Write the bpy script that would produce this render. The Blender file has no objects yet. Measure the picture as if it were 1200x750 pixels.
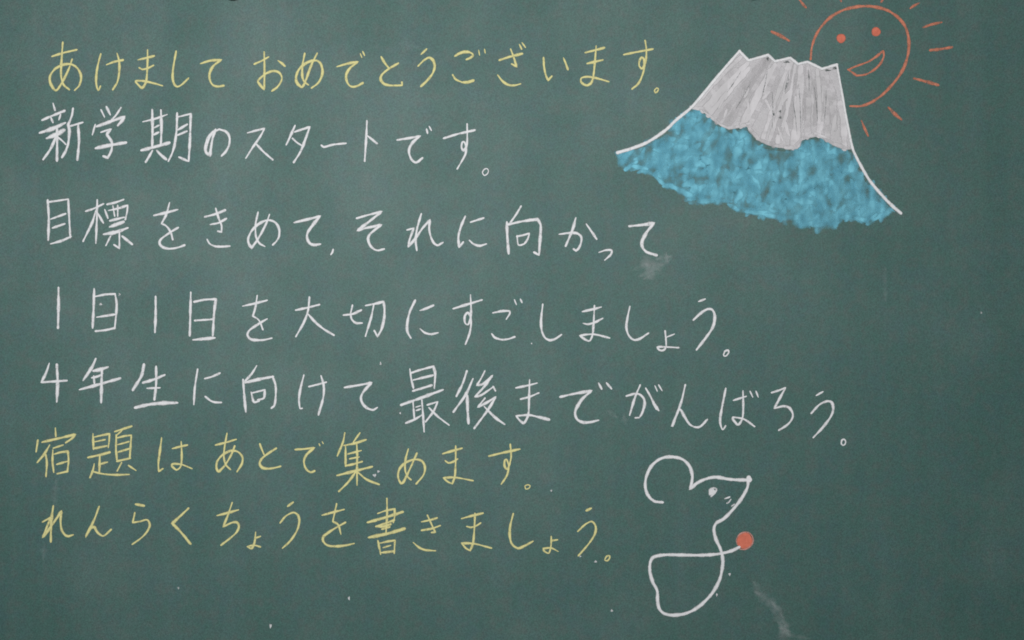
import bpy, math, random
from mathutils import Vector, geometry
random.seed(7)
R = math.radians
scene = bpy.context.scene
COL = scene.collection

# ------------------------------------------------------------------ camera, world, lamps, exposure
S = 0.0016            # metres of board for one unit of the drawing grid (1200 x 750 units in the picture)
CZ = 1.40             # height of the picture's centre above the classroom floor
CAM_D = 2.2
cam_data = bpy.data.cameras.new('camera')
cam = bpy.data.objects.new('camera', cam_data)
COL.objects.link(cam)
cam.location = (0, -CAM_D, CZ)
cam.rotation_euler = (R(90), 0, 0)
cam_data.sensor_width = 36
cam_data.lens = 36 * CAM_D / (1200 * S)
cam_data.clip_start = 0.01
cam_data.clip_end = 200
scene.camera = cam

world = bpy.data.worlds.new('World')
scene.world = world
world.use_nodes = True
bg = world.node_tree.nodes['Background']
bg.inputs['Color'].default_value = (0.92, 0.97, 1.0, 1)
bg.inputs['Strength'].default_value = 0.13

def area(name, loc, target, sx, sy, power, color, spread=180):
    ld = bpy.data.lights.new(name, 'AREA')
    ld.shape = 'RECTANGLE'; ld.size = sx; ld.size_y = sy
    ld.energy = power; ld.color = color; ld.spread = R(spread)
    o = bpy.data.objects.new(name, ld); COL.objects.link(o)
    o.location = loc
    o.rotation_euler = (Vector(target) - Vector(loc)).to_track_quat('-Z', 'Y').to_euler()
    return o
area('window_light', (-0.52, -2.3, CZ + 0.44), (-0.14, 0, CZ + 0.13), 2.1, 1.2, 28.5, (0.99, 1.0, 1.0), 122)
area('ceiling_light', (0.9, -2.3, CZ + 1.3), (0.5, 0, CZ + 0.1), 1.6, 0.6, 12, (1.0, 0.985, 0.96))

scene.cycles.transparent_max_bounces = 48
scene.cycles.filter_width = 1.75
scene.view_settings.view_transform = 'Standard'
scene.view_settings.look = 'None'
scene.view_settings.exposure = 0
scene.view_settings.gamma = 1
scene.view_settings.use_curve_mapping = False

# ------------------------------------------------------------------ materials
class NT:
    def __init__(self, name):
        self.m = bpy.data.materials.new(name); self.m.use_nodes = True
        self.t = self.m.node_tree; self.t.nodes.clear()
        self.out = self.n('ShaderNodeOutputMaterial')
    def n(self, typ, **kw):
        node = self.t.nodes.new(typ)
        for k, v in kw.items(): setattr(node, k, v)
        return node
    def l(self, a, b): self.t.links.new(a, b)
    def put(self, sock, v):
        if hasattr(v, 'is_output'): self.l(v, sock)
        else: sock.default_value = v
    def math(self, op, a, b=0.0, clamp=False):
        nd = self.n('ShaderNodeMath', operation=op, use_clamp=clamp)
        self.put(nd.inputs[0], a); self.put(nd.inputs[1], b)
        return nd.outputs[0]
    def noise(self, vec, scale, detail=2.0, rough=0.5):
        nd = self.n('ShaderNodeTexNoise')
        self.l(vec, nd.inputs['Vector'])
        nd.inputs['Scale'].default_value = scale
        nd.inputs['Detail'].default_value = detail
        nd.inputs['Roughness'].default_value = rough
        return nd.outputs[0]
    def scaled(self, vec, s, off=(0, 0, 0)):
        nd = self.n('ShaderNodeMapping')
        self.l(vec, nd.inputs['Vector'])
        nd.inputs['Scale'].default_value = s
        nd.inputs['Location'].default_value = off
        return nd.outputs[0]
    def ramp(self, fac, lo, hi, a=0.0, b=1.0):
        nd = self.n('ShaderNodeMapRange', interpolation_type='SMOOTHSTEP')
        self.put(nd.inputs[0], fac)
        for i, v in zip((1, 2, 3, 4), (lo, hi, a, b)): self.put(nd.inputs[i], v)
        return nd.outputs[0]
    def mix(self, fac, a, b, mode='MIX'):
        nd = self.n('ShaderNodeMix', data_type='RGBA', blend_type=mode)
        self.put(nd.inputs[0], fac)
        self.put(nd.inputs[6], a); self.put(nd.inputs[7], b)
        return nd.outputs[2]
    def attr(self, name):
        return self.n('ShaderNodeAttribute', attribute_name=name).outputs['Fac']

def rgb(c): return (c[0], c[1], c[2], 1.0)

def board_material():
    k = NT('green_chalkboard_enamel')
    P = k.n('ShaderNodeNewGeometry').outputs['Position']
    base = rgb((0.041, 0.101, 0.088))
    blue = rgb((0.041, 0.096, 0.101))
    grey = rgb((0.058, 0.096, 0.087))
    # soft tint patches of the old enamel, mid size and small
    t1 = k.ramp(k.noise(P, 14, 3), 0.38, 0.66)
    t2 = k.ramp(k.noise(k.scaled(P, (1, 1, 1), (5, 3, 9)), 42, 4), 0.42, 0.68)
    t3 = k.ramp(k.noise(k.scaled(P, (1, 1, 1), (2, 8, 1)), 90, 3), 0.40, 0.70)
    c = k.mix(k.math('MULTIPLY', t1, 0.55), base, blue)
    c = k.mix(k.math('MULTIPLY', t2, 0.75), c, grey)
    c = k.mix(k.math('MULTIPLY', t3, 0.60), c, rgb((0.034, 0.106, 0.087)))
    # rubbed-in chalk dust: cloudy, with upright wiping streaks
    clouds = k.ramp(k.noise(k.scaled(P, (1, 1, 1), (1, 1, 4)), 3.2, 5, 0.6), 0.40, 0.74)
    streak = k.ramp(k.noise(k.scaled(P, (1, 1, 0.07)), 26, 5, 0.62), 0.42, 0.72)
    streak2 = k.ramp(k.noise(k.scaled(P, (1, 1, 0.12), (7, 0, 2)), 9, 4, 0.6), 0.42, 0.70)
    dust = k.math('ADD', k.math('MULTIPLY', clouds, 0.026),
                  k.math('ADD', k.math('MULTIPLY', streak, 0.006), k.math('MULTIPLY', streak2, 0.009)))
    c = k.mix(dust, c, rgb((0.78, 0.80, 0.80)))
    # fine grit
    mp = k.n('ShaderNodeMapping'); k.l(P, mp.inputs['Vector']); mp.inputs['Rotation'].default_value = (0.5, 0.62, 0.4)
    g = k.math('ADD', k.math('MULTIPLY', k.noise(mp.outputs[0], 360, 1, 0.5), 0.55), k.math('MULTIPLY', k.noise(mp.outputs[0], 760, 1, 0.5), 0.45))
    g2 = k.ramp(g, 0.30, 0.70, 0.76, 1.24)
    c = k.mix(1.0, c, k.n('ShaderNodeCombineColor').outputs[0], 'MULTIPLY')
    cc = k.t.nodes[-1]
    comb = [nd for nd in k.t.nodes if nd.type == 'COMBINE_COLOR'][0]
    for i in range(3): k.l(g2, comb.inputs[i])
    b = k.n('ShaderNodeBsdfPrincipled')
    k.l(c, b.inputs['Base Color'])
    k.put(b.inputs['Roughness'], k.ramp(k.noise(P, 6, 4), 0.3, 0.7, 0.54, 0.62))
    b.inputs['Specular IOR Level'].default_value = 0.40
    bump = k.n('ShaderNodeBump')
    bump.inputs['Strength'].default_value = 0.10
    bump.inputs['Distance'].default_value = 0.0006
    k.l(g, bump.inputs['Height'])
    k.l(bump.outputs[0], b.inputs['Normal'])
    k.l(b.outputs[0], k.out.inputs['Surface'])
    return k.m

def chalk(name, color, color2, edge=1.9, g1=1.0, s1=420, g2=0.5, s2=120, lo=0.08, hi=0.88, stretch=(1, 1, 1), detail=3):
    """Chalk lying on the board: grains with gaps. 'cover' says how densely it was rubbed on, 'across' runs -1..1 over a stroke."""
    k = NT(name)
    P = k.n('ShaderNodeNewGeometry').outputs['Position']
    n1 = k.noise(P, s1, 2, 0.6)
    n2 = k.noise(k.scaled(P, stretch), s2, detail, 0.6)
    v = k.math('ABSOLUTE', k.attr('across'))
    e = k.math('MULTIPLY', k.math('SUBTRACT', 1.0, v), edge, True)
    a = k.math('ADD', k.attr('cover'), k.math('MULTIPLY', k.math('SUBTRACT', n1, 0.5), g1))
    a = k.math('ADD', a, k.math('MULTIPLY', k.math('SUBTRACT', n2, 0.5), g2))
    a = k.math('MULTIPLY', k.ramp(a, lo, hi), e, True)
    c = k.mix(k.ramp(n2, 0.35, 0.65), rgb(color), rgb(color2))
    d = k.n('ShaderNodeBsdfDiffuse'); d.inputs['Roughness'].default_value = 0.6
    k.l(c, d.inputs['Color'])
    tr = k.n('ShaderNodeBsdfTransparent')
    mx = k.n('ShaderNodeMixShader')
    k.l(a, mx.inputs[0]); k.l(tr.outputs[0], mx.inputs[1]); k.l(d.outputs[0], mx.inputs[2])
    k.l(mx.outputs[0], k.out.inputs['Surface'])
    return k.m

M_BOARD = board_material()
M = {
    'white':  chalk('white_chalk', (0.74, 0.73, 0.74), (0.67, 0.67, 0.68)),
    'yellow': chalk('yellow_chalk', (0.70, 0.655, 0.32), (0.62, 0.585, 0.295)),
    'orange': chalk('orange_chalk', (0.61, 0.25, 0.165), (0.53, 0.20, 0.13)),
    'red':    chalk('red_orange_chalk', (0.64, 0.195, 0.13), (0.56, 0.165, 0.11)),
    'pink':   chalk('pale_pink_chalk', (0.58, 0.33, 0.29), (0.54, 0.28, 0.24)),
    'blue':   chalk('blue_chalk', (0.175, 0.48, 0.595), (0.21, 0.54, 0.65), edge=1.7, g1=0.3, s1=380, g2=1.0, s2=44, lo=0.05, hi=0.95, stretch=(1.2, 1, 0.7), detail=1.2),
    'snow':   chalk('rubbed_white_chalk', (0.64, 0.62, 0.635), (0.54, 0.525, 0.535), edge=2.6, g1=0.4, s1=420, g2=0.40, s2=34, lo=0.05, hi=0.9, stretch=(1, 1, 0.35)),
    'smear':  chalk('smeared_white_chalk', (0.60, 0.62, 0.62), (0.56, 0.59, 0.60), edge=1.0, g1=0.12, s1=300, g2=0.35, s2=90, lo=0.10, hi=1.4),
    'gap':    chalk('bare_board_gap', (0.10, 0.13, 0.125), (0.13, 0.15, 0.145), edge=1.6),
}
def plain(name, color, rough):
    k = NT(name)
    P = k.n('ShaderNodeTexCoord').outputs['Object']
    b = k.n('ShaderNodeBsdfPrincipled')
    k.l(k.mix(k.noise(P, 60, 3), rgb(color), rgb([x * 1.25 for x in color])), b.inputs['Base Color'])
    b.inputs['Roughness'].default_value = rough
    k.l(b.outputs[0], k.out.inputs['Surface'])
    return k.m
M_STANDIN = plain('black_standin_plastic', (0.012, 0.014, 0.017), 0.5)  # finish of the added discs that darken the top edge
M_BACK = plain('grey_back_sheet', (0.25, 0.26, 0.26), 0.7)

# ------------------------------------------------------------------ helpers
def W(x, y):                        # drawing grid -> board plane
    return ((x - 600) * S, CZ + (375 - y) * S)

def thing(name, label, cat, at, group=None):
    o = bpy.data.objects.new(name, None); COL.objects.link(o)
    x, z = W(*at); o.location = (x, 0, z)
    o.empty_display_size = 0.03
    o['label'] = label; o['category'] = cat
    if group: o['group'] = group
    return o

WORLD_AT = {}          # where each chalk mesh lies on the board, for pieces parented to it
class Film:
    """Collects chalk strokes and patches and links them as ONE mesh."""
    def __init__(self): self.v = []; self.f = []; self.cov = []; self.acr = []; self.lift = 0.00012; self.step = 0.000011
    def add(self, x, y, h, cov, acr):
        wx, wz = W(x, y)
        self.v.append((wx, -h, wz)); self.cov.append(cov); self.acr.append(acr)
        return len(self.v) - 1
    def ribbon(self, pts, w, cover=0.85, wob=0.17, dome=0.00025, fade=(1.0, 1.0), taper=(0.75, 0.8), swell=(1.0, 1.0)):
        """pts: dense centre line in grid units; w: full width in grid units"""
        n = len(pts)
        if n < 2: return
        L = [0.0]
        for a, b in zip(pts, pts[1:]): L.append(L[-1] + math.hypot(b[0] - a[0], b[1] - a[1]))
        tot = max(L[-1], 1e-6)
        self.lift += self.step
        base = self.lift + random.random() * self.step * 0.7
        ph1, ph2, ph3 = (random.random() * 6.28 for _ in range(3))
        rows = []
        ext = w * 0.42
        def row(cx, cy, nx, ny, hw, c):
            r = []
            for a, hh in ((-1, 0), (-0.55, 0.7), (0, 1), (0.55, 0.7), (1, 0)):
                j = 1 + (random.random() - 0.5) * 0.26
                r.append(self.add(cx + nx * hw * a * j, cy + ny * hw * a * j, base + dome * hh, c, a))
            rows.append(r)
        for i in range(n):
            a = pts[max(i - 1, 0)]; b = pts[min(i + 1, n - 1)]
            tx, ty = b[0] - a[0], b[1] - a[1]
            q = math.hypot(tx, ty) or 1e-6
            tx, ty = tx / q, ty / q
            nx, ny = -ty, tx
            s = L[i] / tot
            ww = w * (1 + wob * math.sin(L[i] * 0.21 + ph1) + wob * 0.6 * math.sin(L[i] * 0.53 + ph2))
            ww *= swell[0] + (swell[1] - swell[0]) * s
            ww *= taper[0] + (1 - taper[0]) * min(1, s / 0.3) if s < 0.3 else 1
            ww *= taper[1] + (1 - taper[1]) * min(1, (1 - s) / 0.3) if s > 0.7 else 1
            c = cover * (1 + 0.13 * math.sin(L[i] * 0.33 + ph3) + 0.08 * math.sin(L[i] * 0.9 + ph1)) * (fade[0] + (fade[1] - fade[0]) * s)
            hw = ww / 2
            if i == 0:
                row(pts[0][0] - tx * ext, pts[0][1] - ty * ext, nx, ny, hw * 0.35, c * 0.8)
                row(pts[0][0] - tx * ext * 0.6, pts[0][1] - ty * ext * 0.6, nx, ny, hw * 0.8, c)
            row(pts[i][0], pts[i][1], nx, ny, hw, c)
            if i == n - 1:
                row(pts[i][0] + tx * ext * 0.6, pts[i][1] + ty * ext * 0.6, nx, ny, hw * 0.8, c)
                row(pts[i][0] + tx * ext, pts[i][1] + ty * ext, nx, ny, hw * 0.35, c * 0.8)
        for r0, r1 in zip(rows, rows[1:]):
            for k in range(4): self.f.append((r0[k], r1[k], r1[k + 1], r0[k + 1]))
    def patch(self, poly, cover, lift=0.0001):
        """filled outline, flat film"""
        idx = [self.add(x, y, lift, cover, 0.0) for x, y in poly]
        for t in geometry.tessellate_polygon([[Vector((x, -y, 0)) for x, y in poly]]):
            self.f.append(tuple(idx[i] for i in t))
    def disc(self, x, y, rx, ry, cover=0.9, wob=0.08, edge_from=0.55):
        self.lift += 0.000011
        c0 = self.add(x, y, self.lift + 0.00025, cover, 0.0)
        rings = []
        m = 22
        ph = random.random() * 6.28
        for fr, ac, hh in ((edge_from, 0.05, 0.00022), (1.0, 1.0, 0.0)):
            ring = []
            for i in range(m):
                t = i / m * 2 * math.pi
                k = fr * (1 + wob * math.sin(3 * t + ph) + wob * 0.6 * math.sin(5 * t + 2 * ph))
                ring.append(self.add(x + rx * k * math.cos(t), y + ry * k * math.sin(t), self.lift + hh, cover, ac))
            rings.append(ring)
        for i in range(m):
            j = (i + 1) % m
            self.f.append((c0, rings[0][j], rings[0][i]))
            self.f.append((rings[0][i], rings[0][j], rings[1][j], rings[1][i]))
    def build(self, name, mat, parent=None, origin=None):
        me = bpy.data.meshes.new(name)
        ox, oz = origin if origin else (0, 0)
        if origin is None:
            xs = [p[0] for p in self.v]; zs = [p[2] for p in self.v]
            ox, oz = (min(xs) + max(xs)) / 2, (min(zs) + max(zs)) / 2
        me.from_pydata([(x - ox, y, z - oz) for x, y, z in self.v], [], self.f)
        a = me.attributes.new('cover', 'FLOAT', 'POINT'); a.data.foreach_set('value', self.cov)
        a = me.attributes.new('across', 'FLOAT', 'POINT'); a.data.foreach_set('value', self.acr)
        me.polygons.foreach_set('use_smooth', [True] * len(me.polygons))
        me.update()
        me.materials.append(mat)
        o = bpy.data.objects.new(name, me); COL.objects.link(o)
        WORLD_AT[o.name] = (ox, oz)
        if parent:
            o.parent = parent
            q = WORLD_AT.get(parent.name, (parent.location.x, parent.location.z))
            o.location = (ox - q[0], 0, oz - q[1])
        else:
            o.location = (ox, 0, oz)
        return o

def dense(ctrl, corner, step=1.3):
    """smooth curve through control points; corner[i] makes a sharp bend there"""
    segs, cur = [], [ctrl[0]]
    for i in range(1, len(ctrl)):
        cur.append(ctrl[i])
        if corner[i] and i < len(ctrl) - 1:
            segs.append(cur); cur = [ctrl[i]]
    segs.append(cur)
    out = []
    for sg in segs:
        n = len(sg)
        for i in range(n - 1):
            p1, p2 = sg[i], sg[i + 1]
            p0 = sg[i - 1] if i > 0 else (2 * p1[0] - p2[0], 2 * p1[1] - p2[1])
            p3 = sg[i + 2] if i + 2 < n else (2 * p2[0] - p1[0], 2 * p2[1] - p1[1])
            d = math.hypot(p2[0] - p1[0], p2[1] - p1[1])
            d0 = max(math.hypot(p1[0] - p0[0], p1[1] - p0[1]), 1e-3)
            d2 = max(math.hypot(p3[0] - p2[0], p3[1] - p2[1]), 1e-3)
            k0 = min(1.0, 2 * d / (d + d0)) * 0.5; k2 = min(1.0, 2 * d / (d + d2)) * 0.5
            m1 = ((p2[0] - p0[0]) * k0, (p2[1] - p0[1]) * k0)
            m2 = ((p3[0] - p1[0]) * k2, (p3[1] - p1[1]) * k2)
            m = max(2, int(d / step))
            for j in range(m):
                t = j / m; t2, t3 = t * t, t * t * t
                a, b, c, e = 2*t3 - 3*t2 + 1, t3 - 2*t2 + t, -2*t3 + 3*t2, t3 - t2
                q = (a*p1[0] + b*m1[0] + c*p2[0] + e*m2[0], a*p1[1] + b*m1[1] + c*p2[1] + e*m2[1])
                if not out or math.hypot(q[0] - out[-1][0], q[1] - out[-1][1]) > 0.15: out.append(q)
        out.append(sg[-1])
    return out

def strokes(text, ox, oy, z=5.0):
    """'w22 x,y x,y! x,y; ...' in a z-times enlarged local grid with origin (ox, oy) -> [(width or None, points)]"""
    res = []
    for s in text.split(';'):
        w = None; pts = []; cor = []
        for tok in s.split():
            if tok[0] == 'w': w = float(tok[1:]) / z; continue
            cor.append(tok.endswith('!'))
            a, b = tok.rstrip('!').split(',')
            pts.append((ox + float(a) / z, oy + float(b) / z))
        if pts: res.append((w, pts, cor))
    return res

def draw(film, text, ox, oy, w, z=5.0, **kw):
    for sw, pts, cor in strokes(text, ox, oy, z):
        film.ribbon(dense(pts, cor), (sw or w) * 1.05, **kw)

# ------------------------------------------------------------------ the board
def make_board():
    root = thing('chalkboard', 'large dark green chalkboard, dusty with wiped chalk, behind all the writing and drawings', 'chalkboard', (600, 375))
    def slab(name, x0, x1, y0, y1, z0, z1, mat):
        v = [(x, y, z) for x in (x0, x1) for y in (y0, y1) for z in (z0, z1)]
        f = [(0, 1, 3, 2), (4, 6, 7, 5), (0, 4, 5, 1), (2, 3, 7, 6), (0, 2, 6, 4), (1, 5, 7, 3)]
        me = bpy.data.meshes.new(name); me.from_pydata(v, [], f); me.update(); me.materials.append(mat)
        o = bpy.data.objects.new(name, me); COL.objects.link(o); o.parent = root
        return o
    slab('writing_surface', -1.8, 1.8, 0.0, 0.008, -0.80, 0.80, M_BOARD)
    slab('backing', -1.79, 1.79, 0.0085, 0.022, -0.79, 0.79, M_BACK)
make_board()

def standin(x, y, label):  # made-up dark disc, added to give a soft smear of shade at the top
    root = thing('shade_standin', label, 'standin', (x, y), 'added shade discs along the top')
    prof = [(0.0, 0.0115), (0.0125, 0.0115), (0.0165, 0.0108), (0.0190, 0.0090), (0.0202, 0.0055), (0.0205, 0.0)]
    v = []; f = []; m = 30
    for r, h in prof[1:]:
        for i in range(m): v.append((r * math.cos(i / m * 2 * math.pi), -h, r * math.sin(i / m * 2 * math.pi)))
    for k in range(len(prof) - 2):
        for i in range(m): f.append((k * m + i, k * m + (i + 1) % m, (k + 1) * m + (i + 1) % m, (k + 1) * m + i))
    f.append(tuple(reversed(range(m))))
    me = bpy.data.meshes.new('cap'); me.from_pydata(v, [], f); me.update(); me.materials.append(M_STANDIN)
    o = bpy.data.objects.new('cap', me); COL.objects.link(o); o.parent = root
standin(273, -11.8, 'black round magnet added for shade at the top edge, above the yellow greeting line')
standin(884, -12.7, 'black round magnet added for shade at the top edge, left of the sun')

# ------------------------------------------------------------------ handwriting
HIRA = 'hiragana_character'; KATA = 'katakana_character'; KANJI = 'kanji_character'
def kind_of(ch):
    if ch == '。': return 'full_stop'
    if ch == '、': return 'comma'
    if ch in '14': return 'numeral'
    if 0x3040 <= ord(ch) < 0x30A0: return HIRA
    if 0x30A0 <= ord(ch) < 0x3100: return KATA
    return KANJI

LINES = []
def line(label, cat, mat, width, group, chars): LINES.append((label, cat, mat, width, group, chars))

line('topmost line of pale yellow Japanese handwriting, running towards the mountain', 'writing', 'yellow', 15.5, 'lines of yellow handwriting', [
 ('あ', 40, 30, '107,180 170,160 248,142; 168,100 161,200 158,290 172,345 205,374; w17 222,200 203,255 160,340 128,380 98,342 93,300 120,257 170,230 222,228 258,256 276,300 265,350 240,377'),
 ('け', 40, 30, '390,168 372,240 364,300 365,345 376,380 388,357; w17 428,228 470,212 520,202; 487,165 498,210 499,270 488,330 462,374'),
 ('ま', 40, 30, '612,200 660,189 702,178; 618,248 636,257 670,248 698,234; 665,145 664,230 658,320 645,352 632,365 610,347 595,325 640,325 690,335 750,352'),
 ('し', 40, 30, '832,152 815,250 812,310 822,345 840,358 866,345 903,310'),
 ('て', 40, 30, 'w17 978,222 1030,206 1098,200! 1050,237 1028,282 1030,318 1046,347 1075,357 1110,352'),
 ('お', 280, 30, '92,225 130,208 172,185; 148,157 150,250 148,375! 128,352 112,325 150,287 195,267 230,272 250,297 248,325 225,360 195,382; 232,207 250,220 268,236'),
 ('め', 280, 30, '385,165 372,240 372,300 383,328 405,346; w18 457,165 425,230 390,325 370,360 345,342 335,318 340,280 365,242 410,212 455,205 480,225 490,270 480,310 460,340 428,364'),
 ('で', 280, 30, 'w17 578,240 640,222 697,212! 652,248 632,278 628,308 640,342 660,358 690,355 725,337; w10 712,166 720,186; w10 726,153 736,175'),
 ('と', 280, 30, '835,185 855,220 878,248; w17 932,222 880,252 840,285 830,312 848,340 880,350 920,351 956,350! 955,334'),
 ('う', 280, 30, 'w16 1070,166 1098,139; w17 1052,235 1085,203 1115,188 1138,205 1147,240 1135,280 1103,322 1068,355'),
 ('ご', 520, 30, 'w17 68,177 95,162; w24 85,166 115,155 145,155; w17 140,152 168,165 172,175 158,188 135,198; w15 53,290 70,315 108,332; w20 108,332 140,332 172,322; w10 205,146 210,172; w10 239,140 243,160'),
 ('ざ', 520, 30, 'w18 328,202 390,182 458,165; 393,140 410,185 426,240! 400,226; 318,292 345,326 380,348 415,350 448,342; w12 444,112 456,137; w12 460,102 478,127'),
 ('い', 520, 30, '585,190 588,240 598,290 612,320! 632,298; 703,193 716,225 727,256'),
 ('ま', 520, 30, 'w17 832,158 880,146 940,130; w17 843,222 885,212 930,202; 893,122 885,220 876,300 862,338 835,350 806,332 806,308 840,300 880,305 920,315 965,328'),
 ('す', 700, 0, '157,320 230,305 323,288; 280,240 287,290 284,350 264,402 246,388 247,357 260,336 274,350 274,400 262,445 240,490 205,520'),
 ('。', 700, 0, 'w10 336,527 348,516 358,522 352,536 340,543 335,530 338,524'),
])
line('second line from the top, uppermost white Japanese handwriting, stopping short of the mountain', 'writing', 'white', 19, 'lines of white handwriting', [
 ('新', 40, 110, 'w14 112,58 122,95; 50,153 110,127 177,100; w13 100,142 110,167; w13 155,122 146,150; w25 38,227 110,203 178,172; w30 80,258 130,238 172,214; 134,205 135,290 134,390; 130,250 95,325 55,382; w15 140,255 165,275 185,295; 228,88 222,125 200,182! 207,215 200,290 185,335 165,370; w17 215,188 250,178 283,168; 258,180 263,280 254,385'),
 ('学', 40, 110, 'w14 393,95 412,135; w17 425,78 445,120; w16 508,82 480,125 455,152; w14 358,182 342,238; w22 370,190 440,165 528,134! 515,157 493,183; w18 395,224 425,214 452,206! 428,236 440,257 456,285 453,330 432,375! 408,366; w25 365,318 440,302 535,286'),
 ('期', 40, 110, 'w14 640,163 710,146 777,122; 692,95 694,200 692,310; 743,98 746,200 743,292; w16 705,198 730,185; w16 705,238 728,226; w23 632,330 710,310 790,287; 692,335 675,365 655,398; w20 722,335 745,360 772,382; w17 838,115 836,200 825,290 810,345 788,392; w17 845,135 918,117! 914,250 906,395! 880,385 852,372; w17 845,210 870,195 895,180; w18 845,240 893,220'),
 ('の', 40, 110, 'w20 1062,212 1045,265 1030,360! 1008,342 1004,305 1017,265 1045,227 1085,208; w17 1085,208 1125,222 1145,255 1142,300 1125,335 1100,362; w14 1010,320 1025,260 1055,220'),
 ('ス', 270, 110, 'w15 103,228 150,215 200,203! 175,250 130,315 92,375; w16 155,298 195,340 247,385'),
 ('タ', 270, 110, 'w16 378,188 355,240 328,297; w17 380,222 420,208 465,194! 440,265 410,340 372,400; w14 365,262 390,285 418,303'),
 ('ー', 270, 110, 'w16 535,303 548,312 600,298 675,290'),
 ('ト', 270, 110, 'w16 800,160 797,240 787,392; w16 800,243 825,263 858,290'),
 ('で', 270, 110, 'w18 980,270 1050,259 1112,247! 1068,285 1047,325 1050,360 1068,393 1090,402 1124,377; w12 1150,208 1155,230; w12 1166,192 1177,213'),
 ('す', 450, 110, 'w17 352,260 430,236 530,213; w15 487,178 488,250 484,305 466,332 454,312 460,282 472,284 480,310 478,350 460,387 430,438'),
 ('。', 450, 110, 'w9 577,458 588,442 604,438 612,452 604,470 588,478 577,462 582,448'),
])
line('third line from the top, white Japanese handwriting with a comma, ending above a smudge', 'writing', 'white', 18, 'lines of white handwriting', [
 ('目', 40, 215, '80,100 86,200 83,330; w15 90,108 140,101 200,92! 203,150 212,315; w15 100,208 183,178; w15 110,260 178,237; w16 100,353 160,336 215,312'),
 ('標', 40, 215, 'w16 305,162 350,147 405,120; w15 370,98 368,200 362,348; w16 362,160 340,230 288,337; w15 375,178 405,230; w17 430,122 475,112 522,95; w14 415,155 432,202; w15 438,158 490,147 548,128! 545,165 535,210; w13 462,133 472,190; w13 490,130 490,190; w18 447,218 525,199; w23 447,253 522,226; w23 412,297 480,285 545,262; w14 500,290 500,380! 470,360; w14 448,310 422,362; w22 520,312 572,354'),
 ('を', 40, 215, '705,187 770,172 838,154; w15 793,115 775,180 747,235! 775,250 800,285 812,328; w17 842,260 800,285 745,325 735,350 752,372 790,382 840,376 880,362'),
 ('き', 40, 215, '1003,195 1060,180 1118,157; w16 1035,240 1080,231 1125,207; w15 1065,148 1080,200 1098,245 1098,285! 1078,280; w15 1015,330 1028,352 1060,368 1100,370 1145,367'),
 ('め', 270, 215, 'w14 162,170 148,240 150,310 170,350 200,368; w17 228,185 210,235 165,320 125,377! 108,352 105,322 125,277 170,235 220,215 262,228 285,265 285,310 270,338 250,358'),
 ('て', 270, 215, 'w20 378,228 450,211 525,192! 480,247 452,290 450,322 465,350 490,360 524,356'),
 ('、', 270, 215, 'w13 602,388 598,403 590,415'),
 ('そ', 270, 215, 'w19 743,203 810,184 885,165! 830,210 745,275! 800,260 883,244! 825,290 807,320 815,355 838,383 865,392 898,385'),
 ('れ', 270, 215, 'w16 1118,180 1095,260 1085,330 1092,390; w17 1038,272 1075,262! 1050,330 1042,372! 1085,320 1130,257 1168,216! 1165,265 1175,315 1195,352 1215,362 1243,347'),
 ('に', 500, 215, 'w17 225,195 200,255 186,315 190,373! 213,345; w17 260,226 332,203; w15 252,335 275,355 310,365 348,355'),
 ('向', 500, 215, 'w16 552,135 525,180 492,228; w20 470,230 472,300 480,408; w20 480,240 560,222 650,210! 668,245 665,320 658,420! 632,405; w13 530,308 538,360 570,355 582,345; w15 530,310 565,303 602,292! 592,325 575,350'),
 ('か', 500, 215, 'w17 780,297 840,290 880,292 905,312 905,345 892,378 875,395! 862,385; w18 873,205 855,270 815,365; w15 937,240 965,280 995,325'),
 ('っ', 500, 215, 'w14 1012,403 1050,391 1083,392 1080,415 1045,448'),
 ('て', 640, 215, 'w22 490,250 560,243 632,232! 590,285 562,340 565,375 590,402 645,420'),
])
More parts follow.
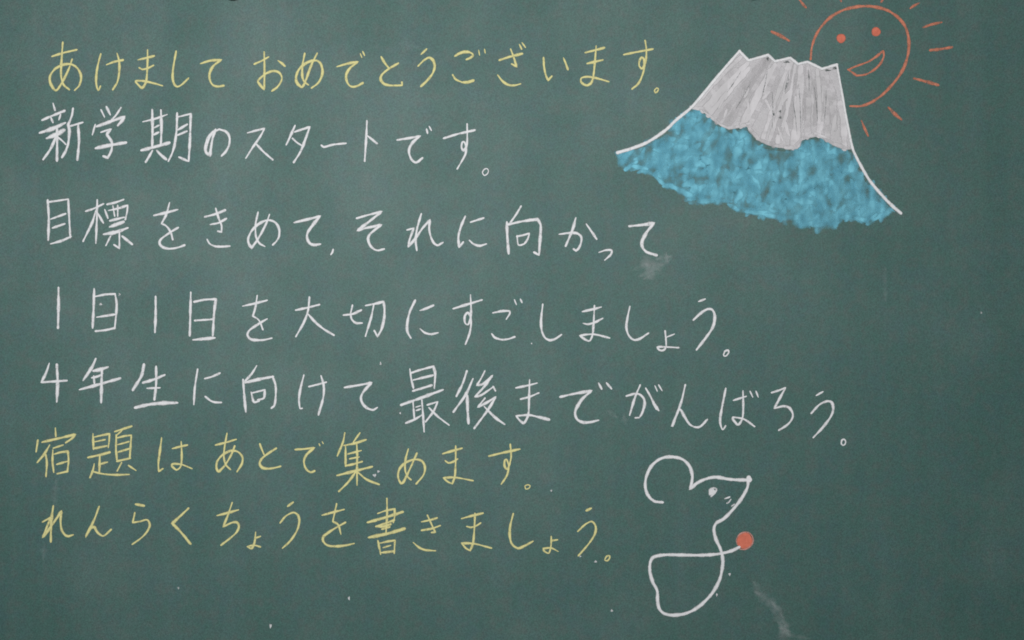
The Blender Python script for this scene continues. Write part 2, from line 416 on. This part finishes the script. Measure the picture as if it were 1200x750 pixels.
line('fourth line from the top, white Japanese handwriting opening with a plain upright numeral stroke', 'writing', 'white', 18, 'lines of white handwriting', [
 ('1', 40, 310, 'w19 143,138 143,250 140,370'),
 ('日', 40, 310, '352,145 349,250 343,368; w16 360,187 415,176 475,172! 484,240 473,372; w16 370,308 470,293; w17 362,390 420,384 472,372'),
 ('1', 40, 310, 'w18 712,190 712,300 708,395'),
 ('日', 40, 310, 'w17 918,165 915,300 912,415; w18 940,218 1000,206 1065,203! 1055,280 1047,415; w16 943,328 1045,321; w20 935,441 1055,430'),
 ('を', 270, 310, 'w16 75,243 140,229 213,210; w14 157,183 148,245 132,302! 168,327 190,380; w17 213,320 170,345 112,385 100,413 120,437 160,443 200,441 240,432'),
 ('大', 270, 310, 'w16 385,267 450,253 520,235; w16 463,193 455,270 430,340 385,420; w17 455,290 500,340 550,380 605,413'),
 ('切', 270, 310, 'w17 665,296 715,290 765,268; w15 715,240 705,290 712,322 735,342 770,343; w18 795,240 850,229 897,218! 903,260 900,320 885,380 862,422! 845,390; w15 840,238 825,310 792,418'),
 ('に', 460, 310, '132,212 100,280 86,350 88,395 106,428; w17 165,268 200,256 238,240; w14 163,378 190,400 225,408 265,400'),
 ('す', 460, 310, 'w17 358,258 430,236 522,208; w15 457,180 460,260 457,315 442,352 425,342 423,305 440,282 457,305 460,350 450,408 428,465'),
 ('ご', 460, 310, 'w15 590,283 640,273 685,273 687,288 668,318; w15 583,408 600,428 640,440 680,436 715,424; w12 715,208 725,233; w12 750,204 758,222'),
 ('し', 460, 310, 'w16 880,235 870,330 875,390 893,428 920,443 950,437 988,412'),
 ('ま', 660, 310, 'w16 115,275 170,263 220,250; w15 120,345 145,350 185,339 230,316; w15 183,243 178,350 172,410 155,447 130,440 98,417! 140,410 190,410 270,430'),
 ('し', 660, 310, 'w16 390,248 375,320 370,370 383,413 410,440 445,437 498,403'),
 ('ょ', 660, 310, 'w14 597,390 602,440 602,485 585,503 562,500 553,484 600,483 675,487; w12 607,425 650,408'),
 ('う', 660, 310, 'w13 795,216 830,203; w19 765,323 800,290 843,262 873,265 888,300 880,358 848,412 783,497'),
 ('。', 660, 310, 'w12 940,527 948,508 966,502 970,515 955,535 941,535 940,525'),
])
line('fifth line from the top, the longest line, white Japanese handwriting ending right of the mouse', 'writing', 'white', 18, 'lines of white handwriting', [
 ('4', 30, 400, 'w17 138,132 118,190 92,240! 150,236 240,230; w21 183,138 188,240 183,350'),
 ('年', 30, 400, 'w20 410,105 390,150 340,225; w24 402,172 440,164 478,152; w15 390,213 425,205 450,190; w14 400,205 403,243; w20 320,282 430,252 553,217; w20 447,165 445,260 443,355'),
 ('生', 30, 400, 'w22 693,138 680,200 630,283; w20 690,242 750,224 812,198; w18 765,150 765,250 755,340; w16 715,275 785,272; w24 645,388 720,371 800,362 885,360'),
 ('に', 30, 400, 'w15 1008,165 992,270 986,368; w16 1052,218 1095,206 1137,187; w17 1055,325 1085,348 1112,357 1145,358'),
 ('向', 260, 400, 'w15 203,145 175,190 137,232; w18 125,227 130,300 140,410; w21 135,242 210,224 298,207; w16 298,207 315,260 315,330 308,375 292,390; w14 172,300 188,355 218,350! 222,342; w15 180,302 252,284! 246,332 212,342'),
 ('け', 260, 400, 'w16 480,200 460,280 452,340 458,393 468,393; w15 512,265 560,253 610,240; w17 582,205 597,260 594,330 567,428'),
 ('て', 260, 400, 'w18 722,270 800,257 876,243! 830,295 815,330 825,365 850,390 885,402 908,390'),
 ('最', 460, 400, 'w15 102,165 110,220 122,272; w17 110,185 160,168 240,147! 250,190 245,272; w17 125,226 235,199; w18 122,290 228,258; w21 52,372 160,334 292,285; w14 120,355 128,450; w15 172,345 178,420 185,528; w11 138,385 162,378; w11 140,405 163,397; w16 80,478 130,457 170,433; w15 205,372 265,354! 240,410 195,470; w14 215,390 265,440 330,490'),
 ('後', 460, 400, 'w17 435,175 410,250 375,320; w18 470,222 430,310 358,412; w21 438,320 440,400 445,478; w16 540,175 520,215 495,257! 530,250 585,200! 535,268 482,325! 520,315 590,267; w12 590,265 603,290; w17 540,335 500,385! 550,360 605,326! 560,400 480,508; w17 540,385 600,445 655,485'),
 ('ま', 460, 400, 'w15 725,272 790,259 845,245; w15 752,338 800,326 855,303; w16 803,228 800,340 795,430 770,478 745,463 725,437! 800,432 860,445; w21 850,442 915,458'),
 ('で', 460, 400, 'w20 985,325 1070,306 1165,290! 1110,340 1074,400 1070,430 1085,460 1120,475 1160,473 1203,463; w14 1208,246 1225,278; w14 1255,245 1282,277'),
 ('が', 680, 400, 'w17 272,320 320,307 350,312 375,342 375,380 360,425 345,447! 325,448; w16 350,258 320,330 290,430; w16 385,277 415,330 445,395; w20 430,365 457,402; w12 438,262 450,290; w12 460,257 478,287'),
 ('ん', 680, 400, 'w17 615,257 590,360 538,500! 560,440 583,398 610,440 640,485 675,503 705,498 742,460'),
 ('ば', 680, 400, 'w16 852,278 830,390 820,450 822,490 835,517 850,497; w15 900,345 970,323; w15 953,292 955,380 950,450 925,488 897,460 895,445 960,457 1020,498; w11 995,294 1010,325; w11 1030,294 1042,325'),
 ('ろ', 820, 400, 'w16 423,300 465,287 503,271! 470,330 437,393! 490,380 525,390 545,425 540,455 515,487 465,520'),
 ('う', 820, 400, 'w14 685,316 720,296; w17 655,420 700,372 745,351 773,358 782,400 765,445 720,505 667,562'),
 ('。', 820, 400, 'w12 829,600 832,580 845,574 855,585 851,603 838,609 829,598'),
])
line('upper of the two yellow lines below the white writing, about collecting homework', 'writing', 'yellow', 15, 'lines of yellow handwriting', [
 ('宿', 30, 480, 'w14 175,110 177,155; w14 72,180 62,245; w18 100,190 200,167 290,146! 270,170 238,192; w15 140,210 110,260 70,308; w15 118,265 125,310 120,390; w15 165,225 218,208; w14 160,238 158,300 165,365; w15 165,262 205,250 248,245! 252,300 245,362; w15 185,320 245,303; w17 188,375 245,362'),
 ('題', 30, 480, 'w15 395,145 398,230; w14 405,160 450,150 492,142! 490,180 485,220; w13 408,188 465,176; w15 400,228 475,213; w18 368,280 430,267 492,250; w15 435,270 432,368; w14 440,318 478,308; w14 402,320 395,355 378,397; w14 390,362 450,376 520,382 605,380; w16 525,128 570,114 620,98; w13 570,117 540,145; w15 532,150 530,230 535,292; w14 540,165 580,155 620,150! 615,220 610,285; w13 542,205 605,188; w14 545,248 605,230; w17 538,302 612,285; w14 562,312 538,358; w14 605,328 625,342 645,355'),
 ('は', 30, 480, 'w15 797,168 785,260 778,320 781,362! 803,347; w14 862,228 905,217 947,208; w14 912,190 915,260 910,330 885,353 857,330 862,318 915,322 973,345'),
 ('あ', 230, 490, 'w15 115,157 175,142 232,125; w13 180,90 166,170 162,230 175,275 200,300; w16 225,165 205,215 165,280 130,312 118,287 125,250 155,215 200,192 243,197 270,227 268,265 240,312'),
 ('と', 230, 490, 'w14 373,152 383,180 397,213; w17 467,178 420,208 382,240 372,268 387,290 420,296 455,292 492,283'),
 ('で', 230, 490, 'w16 582,184 640,180 692,173! 650,210 632,245 635,280 650,305 672,317 692,310; w8 720,150 725,162; w8 738,138 744,149'),
 ('集', 230, 490, 'w14 870,88 860,140 827,220; w16 868,160 930,147 993,127; w14 958,88 935,120 918,145; w15 875,165 875,220 875,280; w15 940,145 943,210 942,270; w13 890,210 965,190; w13 900,238 952,228; w17 878,278 920,270 970,255; w19 828,335 920,312 1028,285; w15 942,260 942,390; w16 932,318 890,375 837,428; w15 948,318 1000,360 1070,388'),
 ('め', 430, 490, 'w14 242,183 225,250 225,310 240,345 257,360; w16 292,207 260,280 215,373 200,382 183,347 190,300 225,262 280,242 323,252 340,290 330,335 290,383'),
 ('ま', 430, 490, 'w16 447,208 500,192 555,177; w13 460,250 477,262 505,256 530,240; w14 520,165 520,250 515,340 500,385! 470,370 448,349! 520,348 620,366'),
 ('す', 430, 490, 'w17 717,222 800,202 893,182; w14 840,155 845,220 838,262 822,300 806,278 808,247 818,242 830,275 828,310 815,345 788,385'),
 ('。', 430, 490, 'w10 927,397 940,390 956,396 950,410 932,416 926,402'),
])
line('bottom line of yellow handwriting, nearest below the homework line and left of the mouse', 'writing', 'yellow', 16, 'lines of yellow handwriting', [
 ('れ', 30, 570, 'w18 162,117 150,210 148,322; w17 102,207 148,182! 120,250 102,298! 145,240 210,146! 205,205 212,255 230,283 250,292 277,284'),
 ('ん', 30, 570, 'w17 430,120 400,200 352,297! 375,250 402,238 420,268 455,290 500,254'),
 ('ら', 30, 570, 'w19 648,105 692,113; w14 640,155 628,212! 670,205 713,196 728,225 715,260 680,300 627,338'),
 ('く', 30, 570, 'w19 953,130 905,175 860,217! 910,268 965,335'),
 ('ち', 240, 570, 'w16 75,170 130,156 195,138; w15 160,97 135,170 107,237! 160,212 190,212 200,237 185,270 150,302 97,343'),
 ('ょ', 240, 570, 'w14 298,270 292,325 275,363 248,352! 290,345 325,354; w12 300,302 325,293'),
 ('う', 240, 570, 'w16 488,115 516,94; w15 443,212 475,174 520,153 548,172 553,215 537,265 500,320 457,360'),
 ('を', 240, 570, 'w15 690,168 750,152 815,135; w13 772,103 762,150 750,205! 782,225 797,278; w17 822,212 760,247 697,292 693,318 715,343 760,351 830,345 872,335'),
 ('書', 420, 570, 'w14 115,158 160,142 213,132! 212,180 205,210; w20 57,210 150,184 258,150; w17 105,234 165,214 208,198; w17 112,236 150,234 188,222; w15 140,250 182,238; w23 65,298 170,277 268,248; w14 167,72 168,160 162,270; w15 115,320 130,395; w14 128,332 175,322 214,316! 210,390; w14 147,358 187,346; w16 132,388 208,380'),
 ('き', 420, 570, 'w14 372,207 420,197 460,185; w15 372,257 430,247 478,230; w14 405,170 430,225 450,268! 430,270; w14 323,330 355,357 390,372 450,377'),
 ('ま', 420, 570, 'w16 607,188 665,172 728,157; w14 637,235 660,240 690,231 715,215; w15 683,160 680,240 672,330 655,376! 630,362 605,332! 680,336 778,361'),
 ('し', 420, 570, 'w17 907,162 890,230 887,290 900,338 935,362 970,350 1020,323'),
 ('ょ', 560, 570, 'w13 430,295 428,350 415,391 387,377 385,364! 430,361 468,380; w14 430,318 465,313'),
 ('う', 560, 570, 'w16 637,141 662,129; w14 587,262 630,222 668,206 690,235 685,280 650,335 590,405'),
 ('。', 560, 570, 'w11 745,425 755,409 772,407 770,424 757,436 745,432'),
])

WR = {}
for li, (label, cat, mat, width, group, chars) in enumerate(LINES):
    pts_all = []
    for ch, ox, oy, txt in chars:
        for _, pts, _ in strokes(txt, ox, oy): pts_all += pts
    xs = [p[0] for p in pts_all]; ys = [p[1] for p in pts_all]
    root = thing('handwriting_line', label, cat, ((min(xs) + max(xs)) / 2, max(ys)), group)
    for ch, ox, oy, txt in chars:
        fm = Film()
        draw(fm, txt, ox, oy, width / 5.0, cover=0.84 if mat == 'yellow' else 0.86)
        fm.build(kind_of(ch), M[mat], root)['label'] = '%s chalk character %s' % (mat, ch) if kind_of(ch) not in ('full_stop', 'comma') else '%s chalk %s' % (mat, kind_of(ch).replace('_', ' '))

# ------------------------------------------------------------------ mountain drawing
def inside(p, poly):
    x, y = p; c = False; n = len(poly)
    for i in range(n):
        x0, y0 = poly[i]; x1, y1 = poly[i - 1]
        if (y0 > y) != (y1 > y) and x < (x1 - x0) * (y - y0) / (y1 - y0) + x0: c = not c
    return c

def make_mountain():
    root = thing('mountain_drawing', 'chalk drawing of a snow capped blue mountain in front of the smiling sun', 'drawing', (890, 268))
    snow_low = [(811, 128), (816, 129), (823, 130), (828, 134), (835, 141), (845, 148), (854, 152), (866, 150), (875, 148.5), (879, 153), (889, 165), (899, 170),
                (909, 172.5), (922, 174.5), (932, 174.5), (939, 165), (947, 162), (956, 160.5), (965, 163), (976, 170.5), (989, 175.5), (997, 175)]
    ridge = [(866.5, 60), (877, 71), (900, 64.5), (908, 72), (926, 68), (935, 75.2), (946, 72.5), (963, 80.8), (980.5, 75.8)]
    left = [(866.5, 60), (840, 90.5), (812, 124), (792, 141), (780, 152.5), (760, 166), (742, 173.5), (723.5, 179)]
    right = [(980.5, 75.8), (986.5, 109), (991.5, 138), (994.5, 153), (999, 174), (1008, 193), (1020, 213), (1040, 236), (1055.5, 250)]
    low = [(722, 183), (733, 201), (745, 198), (757, 204), (768, 209), (778, 221), (786, 221), (808, 236), (822, 239), (838, 240), (847, 239), (856, 243), (864, 249), (878, 251), (900, 255),
           (916, 259), (936, 261), (938, 268), (955, 268), (974, 267), (984, 263), (988, 258), (1002, 258), (1016, 264), (1025, 260), (1036, 256), (1046, 247)]
    blue_poly = left[2:] + low + list(reversed(right[3:])) + list(reversed(snow_low))
    # lower slope: a thin rubbed film under many short strokes
    fm = Film()
    cx, cy = 880, 205
    fm.step = 0.0000006
    fm.patch([(x + (cx - x) / max(1, math.hypot(cx - x, cy - y)) * 6, y + (cy - y) / max(1, math.hypot(cx - x, cy - y)) * 5) for x, y in blue_poly], 0.42)
    tries = 0; n = 0
    edge_pts = low
    while n < 430 and tries < 20000:
        tries += 1
        x = random.uniform(722, 1052); y = random.uniform(126, 268)
        if not inside((x, y), blue_poly): continue
        # the way the chalk was moved: along the slope at the left, steep in the middle and right
        u = (x - 722) / 330
        ang = R(-35 + random.gauss(0, 24)) if u < 0.32 else R(-72 + random.gauss(0, 26))
        if random.random() < 0.18: ang = random.uniform(0, 6.28)
        ln = random.uniform(3, 7.5)
        ax, ay = math.cos(ang) * ln, math.sin(ang) * ln
        p, q = (x - ax, y - ay), (x + ax, y + ay)
        if not (inside(p, blue_poly) and inside(q, blue_poly)): continue
        n += 1
        bx, by = (p[0] + q[0]) / 2 + random.gauss(0, 1.2), (p[1] + q[1]) / 2 + random.gauss(0, 1.2)
        fm.ribbon(dense([p, (bx, by), q], [False] * 3, 2.0), random.uniform(9, 17), cover=random.choice((0.3, 0.42, 0.52, 0.62)), dome=0.0, taper=(0.6, 0.6))
    for i in range(len(low) - 1):      # ragged lower border
        a, b = low[i], low[i + 1]
        fm.ribbon(dense([(a[0] + random.uniform(-2, 2), a[1] - 3), (b[0], b[1] - 3 - random.uniform(0, 5))], [0, 0], 2.0), random.uniform(6, 10), cover=random.uniform(0.35, 0.75), dome=0.0)
    fm.build('lower_slope', M['blue'], root)
    # snow cap: broad strokes fanning down from the crater
    snow_poly = ridge + [(986, 109), (994, 153), (997, 175)] + list(reversed(snow_low)) + [(840, 91)]
    fm = Film()
    fm.lift = 0.00045; fm.step = 0.000002
    fm.patch(snow_poly, 0.70, 0.00043)
    m = 30
    for i in range(m):
        t = (i + random.uniform(-0.4, 0.4)) / (m - 1); t = min(1, max(0, t))
        tx = 862 + t * 117
        k = t * (len(snow_low) - 1); j = min(int(k), len(snow_low) - 2); fr = k - j
        bx = snow_low[j][0] + (snow_low[j + 1][0] - snow_low[j][0]) * fr
        by = snow_low[j][1] + (snow_low[j + 1][1] - snow_low[j][1]) * fr - 2.5
        kk = t * (len(ridge) - 1); j = min(int(kk), len(ridge) - 2); fr = kk - j
        tx = ridge[j][0] + (ridge[j + 1][0] - ridge[j][0]) * fr
        ty = ridge[j][1] + (ridge[j + 1][1] - ridge[j][1]) * fr + 5
        s0 = random.choice((0, 0, 0, random.uniform(0, 0.45))); s1 = random.choice((1, 1, random.uniform(0.6, 1)))
        pts = []
        for q in (s0, s0 + (s1 - s0) * 0.5, s1):
            pts.append((tx + (bx - tx) * q + math.sin(q * 3.1) * 2 * (t - 0.4) * 3 + random.gauss(0, 0.7), ty + (by - ty) * q))
        pts = [p for p in pts if inside(p, snow_poly)]
        if len(pts) > 1:
            fm.ribbon(dense(pts, [0] * len(pts), 2.5), random.uniform(5.5, 11), cover=random.choice((0.45, 0.65, 0.85, 1.0)), dome=0.00012, taper=(0.9, 0.9))
    for k in range(34):                # short rubs towards the snow line
        x = random.uniform(825, 995); y = random.uniform(105, 172)
        ang = random.gauss(-68 if x < 900 else -88, 12); ln = random.uniform(3, 8)
        p = (x - math.cos(R(ang)) * ln, y - math.sin(R(ang)) * ln); q = (x + math.cos(R(ang)) * ln, y + math.sin(R(ang)) * ln)
        if inside(p, snow_poly) and inside(q, snow_poly):
            fm.ribbon(dense([p, q], [0, 0], 2), random.uniform(3, 6), cover=random.choice((0.6, 0.9, 1.0)), dome=0.00012)
    lowline = [(x, y - 1.8) for x, y in snow_low]
    for i in range(len(lowline) - 1):
        (x0, y0), (x1, y1) = lowline[i], lowline[i + 1]
        r = random.uniform
        fm.ribbon(dense([(x0 - r(0, 2), y0 - r(-1, 2)), (x1 + r(0, 2), y1 - r(-1, 2))], [0, 0], 2), r(3, 6.5), cover=r(0.45, 0.9), dome=0.0001)
    cap = fm.build('snow_cap', M['snow'], root)
    fm = Film(); fm.lift = 0.00085; fm.step = 0.000002      # places where the chalk skipped and the board shows
    for x, y, rx, ry in ((914, 130.5, 1.3, 1.4), (914.3, 137.8, 1.5, 1.4), (906.6, 134, 1.2, 1.5), (922, 72.8, 3.2, 1.2), (979, 80, 3.4, 1.5), (970, 82.5, 3.6, 1.1), (899.5, 69, 1.4, 2.0)):
        fm.disc(x, y, rx * 1.2, ry * 1.2, 0.62, 0.2, 0.3)
    for x0, y0, x1, y1, w in ((924, 86, 920, 106, 4.2), (947, 82, 948, 106, 2.0), (899, 84, 892, 116, 1.6), (905, 108, 905, 150, 1.4), (936, 100, 938, 150, 1.5), (954, 102, 958, 142, 1.5), (868, 84, 852, 108, 1.4), (880, 96, 862, 128, 1.4), (928, 112, 934, 158, 1.3), (968, 106, 966, 140, 1.4)):
        fm.ribbon(dense([(x0, y0), ((x0 + x1) / 2 + 0.6, (y0 + y1) / 2), (x1, y1)], [0, 0, 0], 2), w, cover=0.36, taper=(0.4, 0.4), dome=0.0)
    fm.build('bare_gap', M['gap'], cap)
    fm = Film(); fm.lift = 0.0009
    fm.ribbon(dense(left, [False] * len(left)), 4.2, cover=0.95, wob=0.06, swell=(0.85, 1.2), taper=(1, 0.95))
    fm.ribbon(dense(ridge, [True] * len(ridge)), 3.8, cover=1.0, taper=(1, 1), wob=0.08)
    fm.ribbon(dense(right, [False] * len(right)), 3.7, cover=0.95, wob=0.06, swell=(0.75, 1.3), taper=(1, 0.95))
    fm.build('outline', M['white'], root)
make_mountain()

# ------------------------------------------------------------------ sun drawing
def make_sun():
    root = thing('sun_drawing', 'orange chalk drawing of a smiling round sun with short rays, behind the mountain', 'drawing', (1005, 125))
    def part(name, txt, w, cover=0.72, mat='orange', **kw):
        fm = Film(); draw(fm, txt, 900, 0, w / 5.0, cover=cover, **kw); return fm.build(name, M[mat], root)
    part('face_outline', '250,345 258,270 290,190 350,115 430,64 520,40 600,37 690,57 762,103 808,165 825,240 820,320 790,408 735,488 670,555 600,602 540,622 484,622', 20)
    for x, y in ((428, 225), (633, 186)):
        fm = Film(); fm.disc(900 + x / 5, y / 5, 5.8, 5.9, 0.95, 0.03, 0.6); fm.build('eye', M['red'], root)
    part('mouth', '470,408 520,387 590,360 640,327 675,297! 678,330 660,370 620,410 570,437 520,443! 470,408', 15)
    rays = [('170,-30 192,8 220,42', 19), ('415,-60 428,6', 17), ('700,-50 664,10', 17), ('835,48 858,32 885,18', 15), ('910,160 960,143 1015,131', 17), ('952,294 1010,288 1075,277', 21),
            ('857,460 925,478 995,498', 21), ('708,632 740,665 780,700', 20), ('548,708 565,750 586,795', 16), ('24,187 70,208 120,237', 22)]
    for txt, w in rays: part('ray', txt, w, cover=0.62)
make_sun()

# ------------------------------------------------------------------ mouse drawing
def make_mouse():
    root = thing('mouse_drawing', 'white chalk line drawing of a mouse with a red paw, beside the yellow lines', 'drawing', (815, 720))
    fm = Film()
    draw(fm, '230,393 185,387 147,352 131,300 138,240 170,177 225,136 290,127 350,142 390,182 406,235 404,272 393,315! 440,277 500,252 550,246 630,259 735,263! 728,310 690,377 640,440 590,490 547,515 533,550 545,610 572,668 585,730 580,790 563,855 518,932 450,1000 380,1040 310,1054 250,1048 217,1023 204,980 200,910 175,860 158,800 160,745 180,714 250,701 350,702 450,703 520,700 580,692 640,676 680,656', 730, 510, 22 / 5, cover=0.95, taper=(0.9, 0.95), wob=0.12)
    fm.build('outline', M['white'], root)
    fm = Film(); fm.disc(730 + 738 / 5, 510 + 258 / 5, 3.9, 4.8, 0.95); fm.build('nose', M['white'], root)
    fm = Film(); fm.disc(730 + 521 / 5, 510 + 332 / 5, 4.6, 5.2, 0.8, 0.08, 0.5); draw(fm, 'w16 512,318 530,310 548,314 545,328; w14 518,358 540,336', 730, 510, 4, cover=0.7); fm.build('eye', M['white'], root)
    for t in ('597,372 625,362', '610,398 622,390 632,377', '637,415 653,404'):
        fm = Film(); draw(fm, t, 730, 510, 11 / 5, cover=0.7); fm.build('whisker', M['white'], root)
    fm = Film()
    fm.disc(730 + 713 / 5, 510 + 618 / 5, 9.6, 10.4, 1.0, 0.02, 0.8)
    paw = fm.build('paw', M['red'], root)
    fm = Film(); fm.lift = 0.0006; draw(fm, 'w10 670,640 664,612 684,580 718,567 749,580 763,612 752,645 717,668 686,668', 730, 510, 2, cover=0.62)
    fm.build('rim', M['pink'], paw)
    paw['label'] = 'round paw filled in with red chalk'
make_mouse()

# ------------------------------------------------------------------ smudges and specks
def smudge(label, parts, ox, oy, z):
    fm = Film()
    for w, cover, txt in parts: draw(fm, txt, ox, oy, w * 1.15 / z, z, cover=cover * 0.93, dome=0.00004, wob=0.25, taper=(0.4, 0.4))
    o = fm.build('chalk_smudge', M['smear'])
    o['label'] = label; o['category'] = 'smudge'; o['group'] = 'chalk smudges'
smudge('pale wiped chalk smudge under the end of the third line', [
    (90, 0.42, '545,490 590,470 640,470'), (80, 0.40, '580,530 630,510 690,470'), (50, 0.44, '590,550 620,535'),
    (45, 0.46, '660,440 715,430'), (30, 0.42, '705,415 712,460'), (60, 0.40, '600,480 650,500')], 640, 215, 5)
smudge('long slanting pale chalk smear at the lower edge, right of the mouse', [
    (50, 0.34, '225,225 260,280'), (75, 0.42, '250,285 300,320 350,360'), (70, 0.40, '340,350 375,400'), (95, 0.40, '345,400 385,440'),
    (80, 0.46, '380,470 405,500'), (60, 0.54, '385,485 405,492'), (90, 0.36, '385,500 395,570 400,600'), (40, 0.34, '420,515 470,530 530,540')], 840, 640, 5)
smudge('faint pair of chalk smudges below the white fifth line, near its middle', [(35, 0.36, '170,412 205,438'), (40, 0.38, '258,452 262,472')], 680, 400, 5)
smudge('faint upright wipe mark below the mountain at the right', [(35, 0.30, '388,330 386,420 388,500')], 960, 250, 5)
smudge('faint upright wipe mark under the first character of the upper homework line', [(50, 0.30, '178,430 172,490 168,550')], 30, 480, 5)
smudge('faint grey wipe mark under the first character of the bottom yellow line', [(50, 0.31, '110,350 105,410')], 30, 570, 5)
smudge('faint broad grey wipe mark in the top greeting line, past its middle', [(190, 0.26, '90,260 190,230 250,250'), (90, 0.27, '200,250 280,270')], 450, 20, 7.5)

SPECKS = [
    (646, 575, 1.4, 1.4, 'tiny white speck after the full stop of the homework line'),
    (439, 557, 2.6, 2.2, 'white chalk speck beside the foot of the last kanji of the homework line'),
    (443.5, 552.5, 1.9, 1.6, 'smaller speck just above another at the foot of the last homework kanji'),
    (698, 658, 1.9, 1.7, 'white speck just left of the last yellow full stop'),
    (680, 652, 1.3, 1.2, 'tiny speck at the tail of the last yellow character'),
    (717, 715.5, 1.6, 1.8, 'white speck alone between the last yellow line and the mouse body'),
    (855, 673, 1.7, 2.0, 'white speck right of the mouse belly, below the red paw'),
    (840, 697, 1.3, 2.2, 'white speck close to the right edge of the mouse back'),
    (317, 733.5, 1.7, 3.0, 'bright white speck lowest on the left half of the board'),
    (409, 701, 1.5, 2.6, 'pinkish white speck below the middle of the last yellow line'),
    (118, 356.5, 2.2, 1.7, 'speck inside the upper box of the first sun kanji in the fourth line'),
    (140, 345, 1.6, 2.2, 'faint speck at the upper right corner of the first sun kanji'),
    (446, 426, 1.2, 2.4, 'short white speck above the first complicated kanji of the fifth line'),
    (623, 402.5, 1.0, 1.2, 'tiny dot left of the hook in the fourth line'),
    (469, 484, 1.2, 1.6, 'tiny speck left of the first complicated kanji of the fifth line'),
    (209, 689, 1.7, 1.8, 'faint speck far below the bottom yellow line at the left'),
    (1150, 366.5, 1.6, 1.8, 'faint speck alone at the far right, at mid height'),
]
for x, y, rx, ry, label in SPECKS:
    fm = Film(); fm.disc(x, y, rx * 0.9, ry * 0.9, 0.42 if 'faint' in label else 0.62, 0.22, 0.4)
    o = fm.build('chalk_speck', M['white'])
    o['label'] = label; o['category'] = 'chalk speck'; o['group'] = 'specks of chalk'
